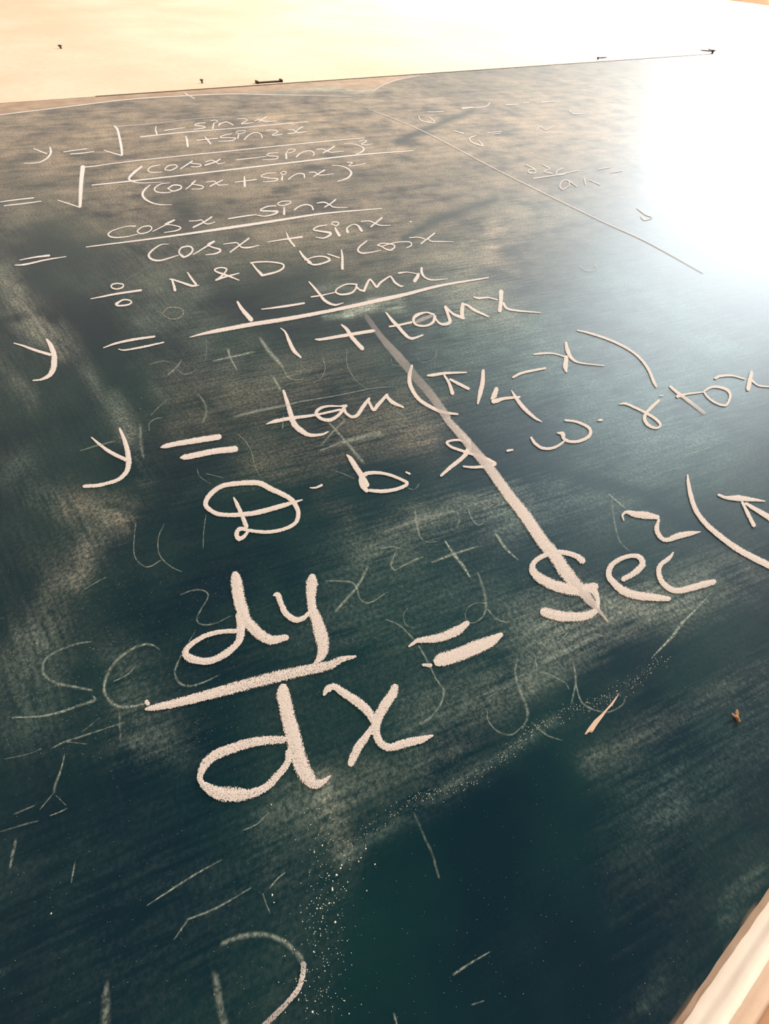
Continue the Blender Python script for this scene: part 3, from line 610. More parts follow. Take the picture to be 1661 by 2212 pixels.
# remains of earlier writing: (strokes, width, opacity)
GH = [
 (['@F 360,880,22 500,850,20 720,800,26', '@F 490,775,30 510,850,26 575,970,14'], .5), (['@F 765,680,30 840,790,44 920,880,44 970,940,20'], .5),
 (['@F 970,950,12 1010,1020,10 1080,1045,8 1150,1030,6'], .5), (['@F 1310,860,7 1330,940,9 1300,1020,8 1230,1070,7'], .4), (['@F 870,1005,30 950,1140,30'], .5),
 (['@F 540,1360,26 760,1310,30 1000,1260,26 @G 0,1230,16 300,1180,12 600,1120,12 830,1100,8'], .42), (['@F 55,955,9 100,990,9 160,985,9 225,950,7', '@F 90,870,10 40,940,20 -30,1000,24'], .4),
 (['@F 300,680,8 306,780,9 290,890,8'], .3), (['@F 230,1160,16 290,1250,24 300,1340,34 260,1430,20'], .25),
 (['@I 1440,300,8 1520,370,9 1575,470,9 1600,580,8 1650,680,7'], .45), (['@G 395,780,10 400,920,11 480,1050,11 570,1120,9'], .3),
 (['@G 780,860,8 790,910,9 860,920,9 885,880,8'], .35), (['@G 1000,830,7 1040,890,8 1150,860,8 1170,790,8 1150,960,8'], .25), (['@G 820,1410,8 900,1440,10 958,1450,9 900,1370,8 780,1280,8'], .4),
 (['@J 510,460,14 700,390,40 850,350,50 1080,300,52'], .45), (['@J 600,210,20 700,320,26 800,440,36 900,560,36'], .45), (['@J 515,430,16 620,310,28 700,230,22 737,190,18 700,160,10'], .35),
 (['@J 210,150,14 200,270,14'], .45), (['@J 625,618,6 730,655,7 830,700,6'], .5), (['@J 1280,775,10 1340,790,14 1385,740,16'], .25),
 (['@J 1345,960,24 1368,1110,34 1390,1200,14 1450,1245,12 1540,1240,10'], .35), (['@J 1070,1160,30 1300,1080,40 1500,1020,50 1661,980,50'], .28),
 (['@J 1050,1300,12 1150,1285,16 1215,1300,12', '@J 1185,1320,14 1140,1440,28 1170,1492,18', '@J 1170,1490,14 1320,1410,24 1420,1370,14'], .42),
 (['@S 815,620,18 750,740,22 620,890,20', '@S 560,705,10 700,710,14 745,740,14 770,815,12 830,835,12 935,770,8'], .42),
 (['@O 640,265,16 720,390,34 800,490,36 870,605,12'], .62), (['@O 530,460,20 700,395,30 930,320,20'], .5), (['@O 1080,210,24 1160,330,30 1280,440,12'], .6),
 (['@O 845,-10,14 870,70,16 930,135,14 1000,105,12'], .4), (['@O 660,10,14 750,30,26 770,90,30 740,160,20'], .25),
 (['@O 925,540,22 980,700,30 1000,830,30 970,930,20 880,985,14 825,940,12 830,870,12 900,815,12 1000,810,14', '@O 1010,860,22 1090,950,20 1190,980,12'], .36),
 (['@O 330,840,8 285,920,10 310,1000,10 380,1030,8'], .3), (['@O 130,950,12 260,1010,16 380,1130,20', '@V 290,1170,20 350,1270,22 400,1370,18 450,1470,22 510,1560,26 490,1680,22 400,1800,24 300,1860,30'], .38),
 (['@V 1155,1290,22 1130,1400,28 1160,1530,30 1240,1760,34 1190,1900,20'], .3), (['@V 880,1640,12 1000,1570,14 1110,1520,12'], .3), (['@V 1300,1250,8 1330,1390,14 1430,1430,16 1560,1500,14 1600,1560,12'], .35),
 (['@V 890,1740,12 900,1830,16 980,1920,18 1100,1950,18 1190,1880,14', '@V 1270,1840,12 1400,1950,18 1540,2000,12'], .35),
 (['@T 490,1190,14 505,1300,16 480,1440,12', '@T 500,1300,12 540,1430,14 620,1480,16'], .38), (['@T 620,1480,14 700,1490,14 780,1450,12 802,1400,10'], .35),
 (['@T 960,1165,10 1080,1040,22 1140,960,24 1230,870,10 1320,770,6'], .62), (['@T 408,1067,6 462,1008,8'], .6), (['@T 700,185,10 760,235,16 800,270,12'], .5),
 (['@T 720,230,12 740,370,14 770,470,12 830,530,9'], .32), (['@L 965,880,8 1050,862,9 1160,820,8'], .4), (['@L 640,1075,10 800,1025,12 1020,960,8'], .25),
 (['@L 280,640,9 300,740,11 370,790,11 600,780,7'], .25), (['@L 140,680,10 200,725,14 210,800,18', '@L 200,725,10 250,670,8'], .22), (['@P 755,1020,8 755,1100,8'], .45),
 (['@U 800,145,14 700,155,20 560,200,22 420,270,24 370,350,28 380,430,32 480,500,34 640,535,30 800,565,24'], .4), (['@U 800,610,20 815,650,34 700,690,26 550,745,28 350,790,24 100,800,14'], .5),
 (['@U 1380,215,12 1320,175,20 1240,170,24 1120,220,28 980,340,30 910,480,34 905,590,34 960,670,36 1050,710,34 1150,705,30 1250,680,22', '@U 980,490,12 1100,430,16 1180,350,10'], .48),
 (['@U 1030,740,24 1040,980,24'], .25), (['@U 560,1110,12 530,1240,20 480,1380,30 465,1450,28', '@U 465,1450,14 400,1530,14 340,1600,10', '@U 480,1470,10 570,1560,8'], .45),
 (['@U 430,1650,12 510,1620,14 580,1585,12'], .5), (['@U 130,1640,10 300,1560,12'], .3), (['@U 440,1070,12 560,1010,18 700,965,20 900,900,16 1080,840,14', '@U 580,1010,12 750,1030,12'], .4),
 (['@U 700,930,8 780,870,14 860,800,10'], .3), (['@U 30,1160,8 230,1120,14 360,1070,12'], .3),
 (['@M 360,300,12 450,265,16 550,260,16 600,310,16 540,420,18 500,510,16 540,555,16 650,550,14 800,480,9'], .4), (['@M 490,610,8 400,760,12 330,900,20 310,980,24 350,1060,26 430,1090,24 550,1060,20 700,990,12'], .4),
 (['@I 575,1060,9 555,1280,12 575,1390,12 650,1455,12 710,1450,12 790,1400,10'], .45), (['@I 820,1090,9 770,1200,11 770,1330,12 820,1410,12 900,1470,12 970,1500,9'], .45), (['@I 1180,1010,10 1160,1160,12 1155,1300,10'], .42),
 (['@I 1100,600,7 1130,680,8 1220,740,7'], .45), (['@I 1170,650,7 1340,690,7'], .45), (['@I 90,455,14 240,410,18 400,370,16'], .35), (['@I 610,230,26 620,400,40 640,520,24'], .3),
 (['@I 690,280,12 690,220,12 740,180,12 800,170,10'], .4), (['@I 120,1660,9 220,1600,11 320,1545,10'], .45), (['@I 700,150,10 780,70,12 850,10,9'], .3),
 (['@X 95,590,22 75,680,24 60,760,20'], .32), (['@X 450,720,12 425,850,12'], .42), (['@X 880,985,8 1010,900,14 1150,810,16 1320,715,8'], .55), (['@X 1120,1070,14 1250,1020,18 1350,970,14 1500,880,10', '@X 1120,1075,14 1040,1190,10'], .45),
 (['@X 640,1435,24 632,1560,60 630,1720,60'], .28), (['@X 1285,1390,50 1310,1550,56 1345,1720,56'], .26),
 (['@Y -60,1215,32 50,1172,38 180,1160,40 290,1190,38 390,1270,42 432,1340,42'], .38),
 (['@Y 185,910,10 205,970,12 230,1030,10'], .5), (['@Y 225,885,10 270,830,12 320,790,12'], .5), (['@Y 1325,1400,20 1430,1330,16 1550,1260,10'], .5), (['@Y 970,1630,16 995,1720,12'], .7),
 (['@Y 60,540,9 150,500,11 222,430,9'], .48), (['@Y 1435,1580,14 1510,1555,12'], .35), (['@Y 1090,430,16 1150,570,18 1200,680,20 1240,820,18'], .22), (['@X 1080,1740,40 1110,1740,40'], .3),
 (['@D 1065,1125,9 1110,1100,9 1200,1092,8'], .45), (['@D 530,465,22 600,480,14 545,600,8'], .25), (['@D 1270,1290,8 1400,1262,9 1530,1240,8'], .32), (['@X 0,545,10 150,500,14 230,480,10'], .25),
 (['@S 1590,430,18 1650,520,14'], .3), (['@X 80,440,10 200,390,12'], .3), (['@E 1290,830,8 1400,800,14 1470,810,12'], .35),
]
old = None
for st_, op_ in GH:
    if old is None:
        old = glyph('erased_writing', st_, MAT_GHOST, board, 13, .95, op_ * .66, .12)
        old['label'] = 'faint smeared remains of earlier chalk writing'
    else:
        glyph('erased_stroke', st_, MAT_GHOST, old, 13, .95, op_ * .66, .12)
g = glyph('erased_circle', ['@E 1410,385,8 1440,347,8 1500,335,8 1570,350,10 1585,390,11 1540,430,10 1470,435,9 1418,405,8 1410,385,8'], MAT_RING, board, 9, 1.0, .5, .5)
g['label'] = 'faint yellow chalk ring left of the fifth line'
# the last big curve, still bright at its end
g = glyph('half_erased_letter', ['@Y 430,1335,38,.5 426,1400,34,.9 395,1490,34,.85 320,1580,32,.6 190,1710,40,.5'], MAT_CHALK, board, 30, .9, 1)
g['label'] = 'large half erased round letter at the bottom edge'
# dark wiped strokes
for st_, w_, op_ in [('@C 320,660,6 240,730,8 150,800,10 60,870,10 30,910,12 60,940,8', 8, .6), ('@C 790,688,6 855,690,8 868,730,10 800,790,8 720,830,6', 8, .55),
                     ('@A 1370,1320,10 1240,1400,12 1080,1490,8', 10, .45), ('@Q 1185,1055,12 1310,1010,18 1430,965,8', 10, .5), ('@F 1240,490,8 1215,560,8', 8, .3)]:
    glyph('wiped_streak', [st_], MAT_WIPE, board, w_, 1.3, op_, .3)

# ------------------------------------------------------------------ board panel with its dust film
def axis_lines(lo, hi, fine_lo, fine_hi, step, grow, mx):
    out = list(np.arange(fine_lo, fine_hi, step))
    s = step; v = out[-1]
    while v < hi:
        s = min(s * grow, mx); v += s; out.append(min(v, hi))
    s = step; v = out[0]; pre = []
    while v > lo:
        s = min(s * grow, mx); v -= s; pre.append(max(v, lo))
    return np.unique(np.array(pre[::-1] + out))


xs = axis_lines(BX0, BX1, -.25, .45, .0016, 1.03, .012)
zs = axis_lines(BZ, TZ, BZ + .001, BZ + .40, .0016, 1.015, .006)
XX, ZZ = np.meshgrid(xs, zs)
PX, PY, PD = proj(XX.ravel(), ZZ.ravel())
ok = PD > .02
PX = np.where(ok, PX, -9e3); PY = np.where(ok, PY, -9e3)


def seg(px, py, pts, w, hard=1.0):
    """soft smear along a polyline, evaluated around the line"""
    best = np.full(px.shape, 1e9)
    for (x0, y0), (x1, y1) in zip(pts[:-1], pts[1:]):
        dx, dy = x1 - x0, y1 - y0
        tt = np.clip(((px - x0) * dx + (py - y0) * dy) / (dx * dx + dy * dy + 1e-9), 0, 1)
        best = np.minimum(best, np.hypot(px - x0 - tt * dx, py - y0 - tt * dy))
    return np.exp(-(best / w) ** 2 * hard)


# SMEARS: (points, width, dust amount, warm amount)
exec_smears = [
 # broad film
 ([(-200, 300), (700, 260), (1700, 260)], 130, .36, .95), ([(300, 420), (900, 420), (1100, 450)], 140, .16, .9),
 ([(0, 470), (200, 440), (330, 420)], 55, .12, .7), ([(620, 480), (1000, 560)], 90, .14, .8), ([(1000, 700), (1500, 900)], 130, .13, .0),
 ([(0, 600), (110, 740), (40, 660)], 34, .20, .5), ([(20, 620), (130, 760)], 18, .16, .6), ([(0, 780), (60, 860)], 26, .09, .5),
 ([(300, 540), (460, 520)], 45, .12, .4), ([(180, 610), (420, 640)], 60, .08, .4), ([(330, 690), (420, 700)], 50, .06, .3),
 ([(130, 700), (260, 920), (320, 1040)], 16, .10, .4), ([(250, 850), (280, 940)], 18, .12, .4), ([(300, 800), (330, 860)], 40, .06, .3),
 ([(150, 1075), (270, 1110)], 36, .17, .7), ([(230, 1110), (150, 1250), (60, 1420)], 50, .09, .5), ([(190, 1180), (170, 1260)], 24, .10, .6),
 ([(40, 1020), (90, 1060)], 40, .09, .3), ([(80, 1400), (60, 1560)], 60, .07, .2), ([(270, 1460), (330, 1600)], 60, .09, .3), ([(290, 1600), (300, 1660)], 16, .10, .3),
 ([(380, 880), (700, 840), (900, 900)], 80, .09, .85), ([(560, 1000), (900, 940)], 50, .08, .8), ([(420, 780), (620, 800)], 60, .05, .3),
 ([(700, 1090), (740, 1110)], 26, .08, .7), ([(800, 1180), (1100, 1090)], 50, .12, .4), ([(900, 1120), (1060, 1080)], 22, .10, .5),
 ([(1100, 1100), (1350, 1050)], 70, .10, .2), ([(1150, 1340), (1450, 1280), (1600, 1240)], 60, .16, .4), ([(1200, 1400), (1420, 1300)], 44, .13, .5),
 ([(700, 1300), (1000, 1300)], 120, .04, .2), ([(900, 1560), (1250, 1400)], 60, .09, .3), ([(1040, 1520), (1140, 1480)], 40, .08, .5),
 ([(600, 1770), (760, 1700), (980, 1640)], 50, .08, .4), ([(700, 1700), (740, 1840)], 26, .12, .5), ([(730, 1860), (860, 1780), (1060, 1650), (1200, 1560)], 13, .10, .2),
 ([(560, 1800), (590, 1900)], 30, .06, .3), ([(400, 1620), (250, 1640)], 40, .05, .3),
 ([(1270, 1660), (1400, 1560), (1661, 1440)], 40, .10, .4), ([(1250, 1640), (1300, 1620)], 14, .10, .4), ([(1450, 1700), (1661, 1550)], 90, .05, .0),
 ([(1560, 1980), (1640, 1880)], 26, .06, .2), ([(1380, 2180), (1460, 2060)], 24, .05, .2), ([(870, 2000), (820, 1950)], 70, .022, .0), ([(1400, 1800), (1450, 1700)], 60, .02, .3),
 ([(0, 2000), (400, 2000)], 220, .028, .0), ([(0, 1800), (600, 1800)], 120, .014, .0), ([(1000, 1800), (1400, 1750)], 90, .012, .0), ([(1200, 2120), (1050, 2080)], 80, .014, .0), ([(0, 2100), (15, 2130)], 14, .12, .1),
 # the dusty cloud on the bar of the fifth line
 ([(748, 672), (800, 664), (868, 660)], 12, .62, .4), ([(700, 684), (760, 680)], 6, .35, .3), ([(800, 650), (860, 644)], 6, .35, .4), ([(690, 625), (800, 615)], 10, .12, .3),
 ([(500, 200), (660, 190), (740, 188), (800, 197)], 10, .30, .3), ([(560, 262), (640, 270)], 9, .35, 1.0), ([(380, 300), (460, 290)], 14, .14, .8), ([(285, 370), (320, 400)], 16, .12, .7),
 ([(1060, 520), (1090, 560)], 34, .16, .9), ([(1000, 640), (1100, 690)], 40, .10, .8), ([(1050, 470), (1250, 480)], 50, .10, .5), ([(1330, 600), (1600, 760)], 80, .08, -.4),
]
exec_wipes = [  # (points, width, fraction removed)
 ([(860, 305), (930, 275), (1020, 240)], 8, .85), ([(870, 515), (960, 465), (1070, 430)], 10, .85), ([(780, 560), (960, 510), (1100, 440)], 14, .35), ([(700, 385), (1000, 360)], 14, .25),
 ([(1150, 520), (1400, 600)], 16, .20), ([(760, 400), (900, 385), (1050, 370)], 8, .3), ([(1090, 545), (1140, 580)], 14, .45), ([(100, 520), (230, 560)], 50, .55), ([(90, 600), (330, 900)], 34, .6), ([(160, 620), (300, 820)], 26, .5),
 ([(0, 690), (50, 680)], 10, .7), ([(380, 410), (420, 500)], 24, .4), ([(500, 640), (700, 600)], 24, .55), ([(60, 1030), (230, 1050), (120, 1020)], 34, .6), ([(230, 1090), (320, 1110)], 8, .6),
 ([(1260, 1030), (1400, 1075), (1560, 1160)], 22, .72), ([(1180, 1010), (1330, 1050)], 18, .5), ([(1240, 1500), (1340, 1430)], 22, .7), ([(1340, 1440), (1661, 1320)], 26, .5), ([(1150, 1550), (1260, 1500)], 30, .6),
 ([(820, 1860), (1000, 1780), (1180, 1640)], 50, .8), ([(880, 1950), (950, 2150)], 90, .75), ([(1000, 1900), (1200, 1700)], 70, .6), ([(1280, 1720), (1180, 1660)], 30, .5), ([(1450, 2050), (1250, 2200)], 60, .6),
 ([(150, 1680), (400, 1680), (520, 1720)], 40, .6), ([(170, 1440), (230, 1450)], 26, .5), ([(420, 1800), (0, 1750)], 50, .5), ([(470, 1130), (900, 1020)], 40, .45), ([(420, 1300), (480, 1560)], 60, .5), ([(330, 1180), (420, 1240)], 40, .3),
 ([(650, 1080), (620, 1260)], 44, .4), ([(340, 140), (340, 145)], 3, .0),
]
dust = np.full(PX.shape, .019); warm = np.full(PX.shape, .35)
wsum = np.full(PX.shape, .03); wacc = wsum * .5
# hand-made wobble so smears are not clean tubes
def poly_mask(px, py, poly, soft):
    """1 inside the polygon, falling off over soft pixels outside"""
    inside = np.zeros(px.shape, bool); best = np.full(px.shape, 1e9)
    for (x0, y0), (x1, y1) in zip(poly, poly[1:] + poly[:1]):
        c = ((y0 > py) != (y1 > py)) & (px < (x1 - x0) * (py - y0) / (y1 - y0 + 1e-9) + x0)
        inside ^= c
        dx, dy = x1 - x0, y1 - y0
        tt = np.clip(((px - x0) * dx + (py - y0) * dy) / (dx * dx + dy * dy + 1e-9), 0, 1)
        best = np.minimum(best, np.hypot(px - x0 - tt * dx, py - y0 - tt * dy))
    sd = np.where(inside, best, -best)
    return 1 / (1 + np.exp(-sd / soft))


h1 = np.sin(PX * .021 + 1.3) * np.cos(PY * .017) * 9 + np.sin(PX * .06 + PY * .045) * 3.5
h2 = np.cos(PX * .019) * np.sin(PY * .023 + .7) * 9 + np.cos(PX * .05 - PY * .07) * 3.5
for pts, w_, am, wm in exec_smears:
    k = seg(PX + h1 * min(1, w_ / 30), PY + h2 * min(1, w_ / 30), pts, w_) * am
    dust += k; wsum += k; wacc += k * wm
warm = np.clip(wacc / wsum, 0, 1)
for pts, w_, am in exec_wipes:
    dust *= 1 - am * seg(PX + h1 * min(1, w_ / 30), PY + h2 * min(1, w_ / 30), pts, w_)
for poly, soft, am in [
 ([(-300, 1640), (0, 1650), (150, 1665), (420, 1705), (560, 1770), (600, 1900), (560, 2300), (-300, 2300)], 7, .45),
 ([(700, 2300), (770, 1890), (880, 1815), (1060, 1705), (1190, 1615), (1270, 1710), (1300, 1900), (1330, 2100), (1300, 2300)], 9, .85),
 ([(1180, 1605), (1330, 1505), (1480, 1425), (1700, 1345), (1700, 1440), (1400, 1560), (1240, 1650)], 12, .60),
 ([(430, 1120), (640, 1140), (720, 1080), (700, 1300), (640, 1330), (430, 1290)], 14, .40),
 ([(70, 480), (130, 470), (330, 800), (380, 990), (330, 960), (150, 700)], 10, .45),
 ([(330, 300), (520, 260), (420, 520), (330, 560)], 24, .25),
 ([(160, 1440), (225, 1430), (215, 1490), (150, 1480)], 8, .45)]:
    dust *= 1 - am * poly_mask(PX + h1 * .5, PY + h2 * .5, poly, soft)
# single sweeps of the duster: sharp along one side
for _ in range(90):
    x = RNG.uniform(0, 1600); y = RNG.uniform(520, 1750)
    steep = x + .25 * y < 620
    L_ = RNG.uniform(60, 260); ang = math.radians(RNG.uniform(48, 66) if steep else RNG.uniform(-34, -12))
    am = RNG.uniform(-.30, .38); w_ = RNG.uniform(3, 12)
    dust *= 1 + am * seg(PX + h1 * .3, PY + h2 * .3, [(x, y), (x + L_ * math.cos(ang), y + L_ * math.sin(ang))], w_)
dirw = 1 / (1 + np.exp(-(PX + .25 * PY - 560 - .15 * (PY > 1700) * 900) / 90))
dirw = np.maximum(dirw, 1 / (1 + np.exp((PY - 470) / 30)))
dirw = np.maximum(dirw, 1 / (1 + np.exp(-(PY - 1690) / 30)))
# bare border strip at the top left, above the chalked arc
arc_x = [-400, 0, 150, 275, 400, 500, 600, 700, 800, 830, 861, 906, 960, 3000]
arc_y = [300, 248, 230, 215, 207, 203, 196, 187, 195, 182, 172, 162, 150, -100]
ay = np.interp(PX, arc_x, arc_y)
bare = 1 / (1 + np.exp((PY - ay) / 1.6)) * .85
rag = .0024 + .0008 * np.sin(XX.ravel() * 57) + .0008 * np.sin(XX.ravel() * 143 + 1) + .0005 * np.sin(XX.ravel() * 331)
rag = np.where(XX.ravel() > .5, .0024, np.where(XX.ravel() < -.3, .0024, rag))
low = np.clip(1 - (ZZ.ravel() - BZ) / np.maximum(rag * .5, .0008), 0, 1)
bare = np.maximum(bare, np.minimum(1, low * 1.6))
bare = np.where(XX.ravel() < -.09, np.maximum(bare, .85 / (1 + np.exp(-(ZZ.ravel() - (TZ - .085)) / .003))), bare)
nv = XX.size
nx_, nz_ = len(xs), len(zs)
co = np.zeros((nv, 3), np.float32); co[:, 0] = XX.ravel(); co[:, 2] = ZZ.ravel()
idx = np.arange(nv).reshape(nz_, nx_)
q = np.stack([idx[:-1, :-1], idx[:-1, 1:], idx[1:, 1:], idx[1:, :-1]], -1).reshape(-1, 4)
me = bpy.data.meshes.new('board_panel')
me.vertices.add(nv); me.vertices.foreach_set('co', co.ravel())
me.loops.add(q.size); me.loops.foreach_set('vertex_index', q.ravel().astype(np.int32))
me.polygons.add(len(q)); me.polygons.foreach_set('loop_start', (np.arange(len(q)) * 4).astype(np.int32))
me.update(calc_edges=True)
for k_, v_ in (('dust', np.clip(dust, 0, 1)), ('warm', warm), ('dir', dirw), ('bare', bare), ('fine', 1 / (1 + np.exp((ZZ.ravel() - CZ - .42) / .08)))):
    at = me.attributes.new(k_, 'FLOAT', 'POINT'); at.data.foreach_set('value', v_.astype(np.float32))
me.materials.append(MAT_BOARD)
panel = bpy.data.objects.new('board_panel', me); COL.objects.link(panel); child(panel)
child(boxes('board_backing', [(BX0, BX1, .0008, .03, BZ, TZ)], MAT_EDGE))
# flush near-black filler, painting the shade of the gap around the board
child(boxes('gap_shade_filler', [(BX0 - GAP, BX1 + GAP, .0008, .03, TZ, TZ + GAP), (BX1, BX1 + GAP, .0008, .03, BZ, TZ)], MAT_GAP))
child(boxes('gap_plaster', [(BX0 - GAP, .10, -.0005, .012, TZ, TZ + GAP)], MAT_WALL))

# ledge below the board: cream plaster top, tan lip, rough cement along the paint
def profile_strip(name, prof, x0, x1, mat, step=.01, wob=0.0):
    n_ = int((x1 - x0) / step); vs, fs = [], []
    for i in range(n_ + 1):
        x = x0 + (x1 - x0) * i / n_
        for j, (y, z) in enumerate(prof):
            e = wob * (math.sin(x * 83 + j) + .6 * math.sin(x * 211 + j * 2) + .4 * math.sin(x * 517))
            vs.append((x, min(0.004, y + e), BZ + z + e * .6))
    m_ = len(prof)
    for i in range(n_):
        for j in range(m_ - 1):
            fs.append([i * m_ + j, (i + 1) * m_ + j, (i + 1) * m_ + j + 1, i * m_ + j + 1])
    return child(link(name, vs, fs, mat, None, True))


profile_strip('ledge', [(.003, 0), (-.0005, .0001), (-.0025, .0004), (-.004, -.0002), (-.0055, -.0004), (-.0075, .0001), (-.010, -.0003), (-.0112, -.0015), (-.0112, -.004)], BX0, BX1, MAT_LEDGE, .004, .00012)
profile_strip('ledge_lip', [(-.0112, -.0015), (-.0115, -.003), (-.0115, -.0047), (-.0121, -.0052), (-.0122, -.0060), (-.0113, -.0066)], BX0, BX1, MAT_LIP, .01, .00008)
profile_strip('cement_edge', [(.002, .0016), (-.0003, .0013), (-.0009, .0007), (-.0011, .0002), (-.001, -.0004)], BX0, BX1, MAT_EDGE, .0011, .00035)
structure(boxes('trim_1', [(LX, RX, -.0113, 0, 0, BZ - .0064)], MAT_LOW))

# chip of missing paint on the lower right
X_, Z_ = unproj(np.array([1262, 1270, 1283, 1300, 1318, 1328, 1338, 1332, 1324, 1312, 1302, 1293, 1284, 1278, 1271, 1266.]),
                np.array([1586, 1573, 1556, 1541, 1521, 1508, 1496, 1508, 1521, 1533, 1548, 1560, 1573, 1583, 1581, 1587.]))
cx_, cz_ = X_.mean(), Z_.mean()
vs = [(x, -.0002, z) for x, z in zip(X_, Z_)] + [(cx_ + (x - cx_) * .9, -.0005, cz_ + (z - cz_) * .9) for x, z in zip(X_, Z_)]
k = len(X_)
o = child(link('paint_chip', vs, [[i, (i + 1) % k, k + (i + 1) % k, k + i] for i in range(k)] + [list(range(k, 2 * k))], MAT_CHIP))
o['label'] = 'narrow pointed chip where pale plaster shows through the paint'

# chalk crumbs and specks
vs, fs = [], []


def crumb(px, py, r):
    X_, Z_ = unproj(np.array([px]), np.array([py])); X_, Z_ = X_[0], Z_[0]
    i = len(vs); m_ = 5
    ph = random.random() * 6
    for j in range(m_):
        rr = r * random.uniform(.6, 1.25)
        vs.append((X_ + rr * math.cos(ph + j * 2 * math.pi / m_), -.0001, Z_ + rr * math.sin(ph + j * 2 * math.pi / m_)))
    vs.append((X_, -.0001 - r * .8, Z_))
    for j in range(m_): fs.append([i + j, i + (j + 1) % m_, i + m_])


# a crumb of one pixel near the lens is about a quarter of a millimetre
for px, py, s_ in [(724, 1992, 3.2), (692, 1962, 2.4), (685, 1963, 1.8), (718, 1921, 3), (711, 1951, 2.4), (721, 1950, 2), (738, 1869, 2.4), (736, 1875, 2.2), (727, 1890, 3),
                   (696, 1826, 2.2), (679, 1841, 2), (588, 1933, 2.2), (592, 1949, 1.4), (586, 1738, 1.9), (810, 1867, 2.2), (790, 1833, 2), (780, 1853, 1.8), (775, 1861, 2),
                   (111, 1973, 1.8), (675, 2186, 2), (719, 1903, 1.8), (748, 1924, 1.8), (751, 1905, 1.8), (792, 1924, 1.5), (710, 1892, 2), (1443, 1180, 1.2), (1280, 866, 1.5), (1271, 876, 1.2),
                   (1178, 896, 3), (1184, 906, 2.6), (306, 860, 1.6), (303, 883, 1.4), (285, 896, 1.5), (282, 884, 1.2), (364, 841, 1.6), (1092, 1073, 3.5), (1096, 1072, 3), (887, 555, 1.6), (1621, 2002, 1.6)]:
    crumb(px, py, s_ * .00016)
for _ in range(260):    # the spray of specks below the fraction
    u = random.random()
    crumb(random.gauss(695 + 10 * math.sin(u * 6), 28 + 10 * u), 1740 + u ** .8 * 460, random.uniform(.00009, .0002))
for _ in range(520):    # speckled lower edge of the wiped area
    u = random.random() ** .8
    x = 715 + u * 720; y = 1850 - (x - 715) * .585 + 14 * math.sin(x * .02)
    crumb(x + random.gauss(0, 10), y + random.gauss(-5, 9), random.uniform(.00006, .00018) * (1 + .4 * u))
for _ in range(1300):   # fine grains all over the lower board
    crumb(random.uniform(0, 1500), random.uniform(760, 2200), random.uniform(.00004, .00010))
for _ in range(420):
    crumb(random.uniform(0, 520), random.uniform(1230, 1640), random.uniform(.00006, .00012))
t = NT('chalk_crumbs')
mat_cr = t.bsdf(t.mix(t.noise(800), (.42, .44, .32, 1), (.80, .74, .62, 1)), .95, spec=.1)
o = child(link('chalk_crumbs', vs, fs, mat_cr)); o['kind'] = 'stuff'
o['label'] = 'chalk crumbs and specks clinging to the board'

# ------------------------------------------------------------------ small things
def ellipsoid(vs, fs, c, r, ax=None, ns=10, nr=6):
    i0 = len(vs)
    A = ax if ax is not None else Matrix.Identity(3)
    for j in range(nr + 1):
        ph = math.pi * j / nr
        for k_ in range(ns):
            th = 2 * math.pi * k_ / ns
            v = A @ Vector((r[0] * math.cos(ph), r[1] * math.sin(ph) * math.cos(th), r[2] * math.sin(ph) * math.sin(th)))
            vs.append((c[0] + v.x, c[1] + v.y, c[2] + v.z))
    for j in range(nr):
        for k_ in range(ns):
            fs.append([i0 + j * ns + k_, i0 + j * ns + (k_ + 1) % ns, i0 + (j + 1) * ns + (k_ + 1) % ns, i0 + (j + 1) * ns + k_])


def bpt(px, py):
    X_, Z_ = unproj(np.array([px]), np.array([py])); return float(X_[0]), float(Z_[0])


# winged insect on the right side of the board
hx, hz = bpt(1589.5, 1552)
tip1 = bpt(1574, 1541); tip2 = bpt(1586.5, 1533)
bug = bpy.data.objects.new('winged_insect', None); COL.objects.link(bug); bug.location = (hx, 0, hz)
tag(bug, 'tiny orange brown winged insect resting on the board, lower right', 'insect')
vs, fs = [], []
v1 = Vector((tip1[0] - hx, 0, tip1[1] - hz)); v2 = Vector((tip2[0] - hx, 0, tip2[1] - hz))
mid = (v1 + v2) * .5
R_ = mid.normalized(); ax = Matrix((R_, Vector((0, 1, 0)), R_.cross(Vector((0, 1, 0))))).transposed()
ellipsoid(vs, fs, (mid.x * .1, -.0009, mid.z * .1), (.0012, .0009, .0009), ax)
ellipsoid(vs, fs, (-R_.x * .0010, -.0009, -R_.z * .0010), (.0007, .0007, .0007), ax)
link('body', vs, fs, MAT_BUG, bug, True)
for v in (v1, v2):
    L_ = v.length; d_ = v.normalized(); p_ = Vector((-d_.z, 0, d_.x))
    vs, fs = [], []
    prof = [(0, .12), (.25, .5), (.55, .8), (.8, .65), (1.0, .15)]
    for u, wv in prof:
        for s_ in (-1, 0, 1):
            q_ = d_ * (L_ * u) + p_ * (s_ * wv * L_ * .26)
            vs.append((q_.x, -.0009 - (.0004 if s_ == 0 else 0) - .0006 * u, q_.z))
    for i in range(4):
        for j in range(2):
            fs.append([i * 3 + j, i * 3 + j + 1, i * 3 + j + 4, i * 3 + j + 3])
    link('wing', vs, fs, MAT_WING, bug, True)

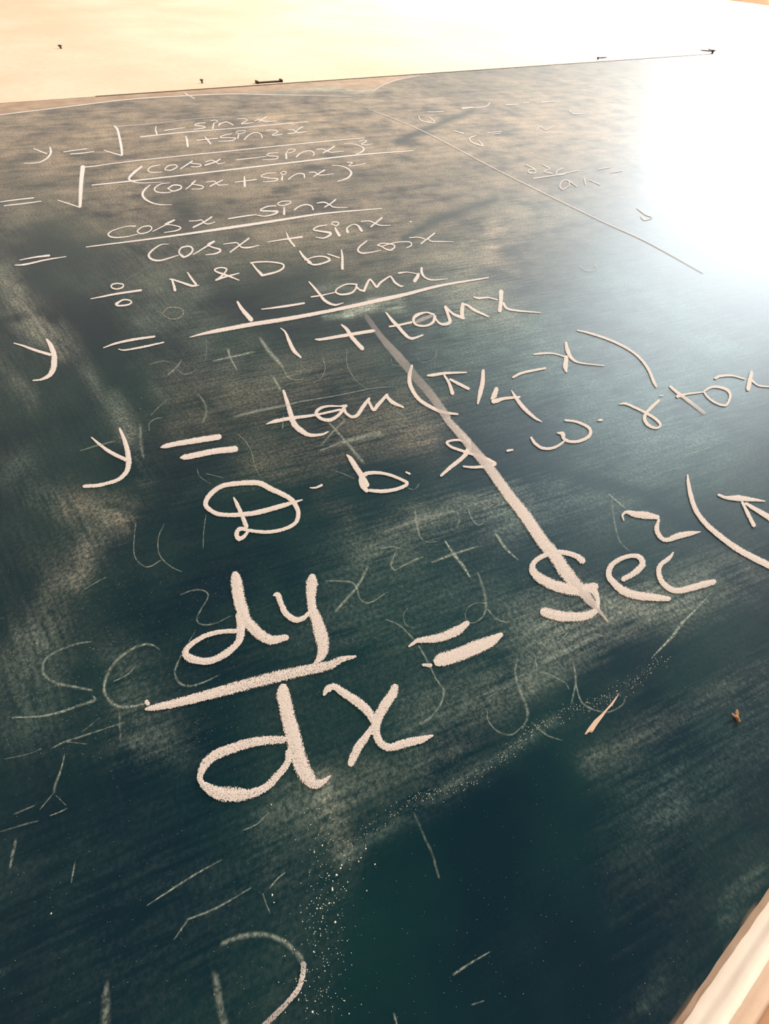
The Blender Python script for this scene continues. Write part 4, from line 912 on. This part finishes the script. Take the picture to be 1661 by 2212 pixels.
# dark sliver beside the thick stroke
def rod(name, p0, p1, r, mat, yoff, parent=None, m_=7, flat=1.0, bend=0.0):
    vs, fs = [], []
    A_, B_ = Vector((p0[0], yoff, p0[1])), Vector((p1[0], yoff, p1[1]))
    d_ = (B_ - A_).normalized(); u_ = d_.cross(Vector((0, 1, 0))).normalized(); w_ = Vector((0, 1, 0))
    N_ = 6
    for i in range(N_ + 1):
        t_ = i / N_
        c_ = A_.lerp(B_, t_) + u_ * bend * math.sin(t_ * math.pi)
        rr = r * (.35 + .65 * math.sin(math.pi * (.15 + .7 * t_)))
        for k_ in range(m_):
            th = 2 * math.pi * k_ / m_
            q_ = c_ + u_ * rr * math.cos(th) + w_ * rr * flat * math.sin(th)
            vs.append(tuple(q_))
    for i in range(N_):
        for k_ in range(m_):
            fs.append([i * m_ + k_, i * m_ + (k_ + 1) % m_, (i + 1) * m_ + (k_ + 1) % m_, (i + 1) * m_ + k_])
    fs.append(list(range(m_))[::-1]); fs.append([N_ * m_ + k_ for k_ in range(m_)])
    return link(name, vs, fs, mat, parent, True)


tag(rod('twig', bpt(1061, 1096), bpt(1077, 1087), .00022, MAT_TWIG, -.00022, bend=.0002), 'hair thin dark sliver stuck beside the thick slanting chalk stroke', 'sliver')


# nails around the top edge
def nail(px, py, r, label, wire=None, ln=.008):
    x, z = bpt(px, py)
    e = bpy.data.objects.new('nail', None); COL.objects.link(e); e.location = (x, 0, z)
    tag(e, label, 'nail')
    vs, fs = [], []
    m_ = 9
    for yy, rr in ((.002, r * .45), (-ln, r * .45), (-ln, r), (-ln - r * .35, r * .9)):
        for k_ in range(m_):
            th = 2 * math.pi * k_ / m_
            vs.append((rr * math.cos(th), yy, rr * math.sin(th)))
    for i in range(3):
        for k_ in range(m_):
            fs.append([i * m_ + k_, i * m_ + (k_ + 1) % m_, (i + 1) * m_ + (k_ + 1) % m_, (i + 1) * m_ + k_])
    fs.append([3 * m_ + k_ for k_ in range(m_)])
    link('shank', vs, fs, MAT_IRON, e)
    if wire:
        for (dx, dz, yy) in wire:
            rod('wire', (0, 0), (dx, dz), .0016, MAT_IRON, yy, e)
    return e


nail(1538, 115.5, .008, 'bent rusty nail with wire ends at the top right corner of the board', [(-.035, .03, -.005), (.02, .035, -.006)], .006)
nail(1291, 128.2, .005, 'small nail above the board top edge, left of the corner nail', [(.045, .001, -.003)], .003)
nail(132, 105, .005, 'small dark nail alone on the cream wall at the upper left', None, .004)
nail(437, 179.5, .004, 'tiny nail head just above the board edge, left of the black clip', None, .004)
e = boxes('metal_clip', [(0, .062, -.002, 0, 0, .007), (0, .004, -.004, 0, -.002, .010), (.058, .062, -.004, 0, -.002, .010)], MAT_IRON)
x, z = bpt(555, 181); e.location = (x, 0, z)
tag(e, 'short flat black metal clip on the wall just above the board edge', 'clip')
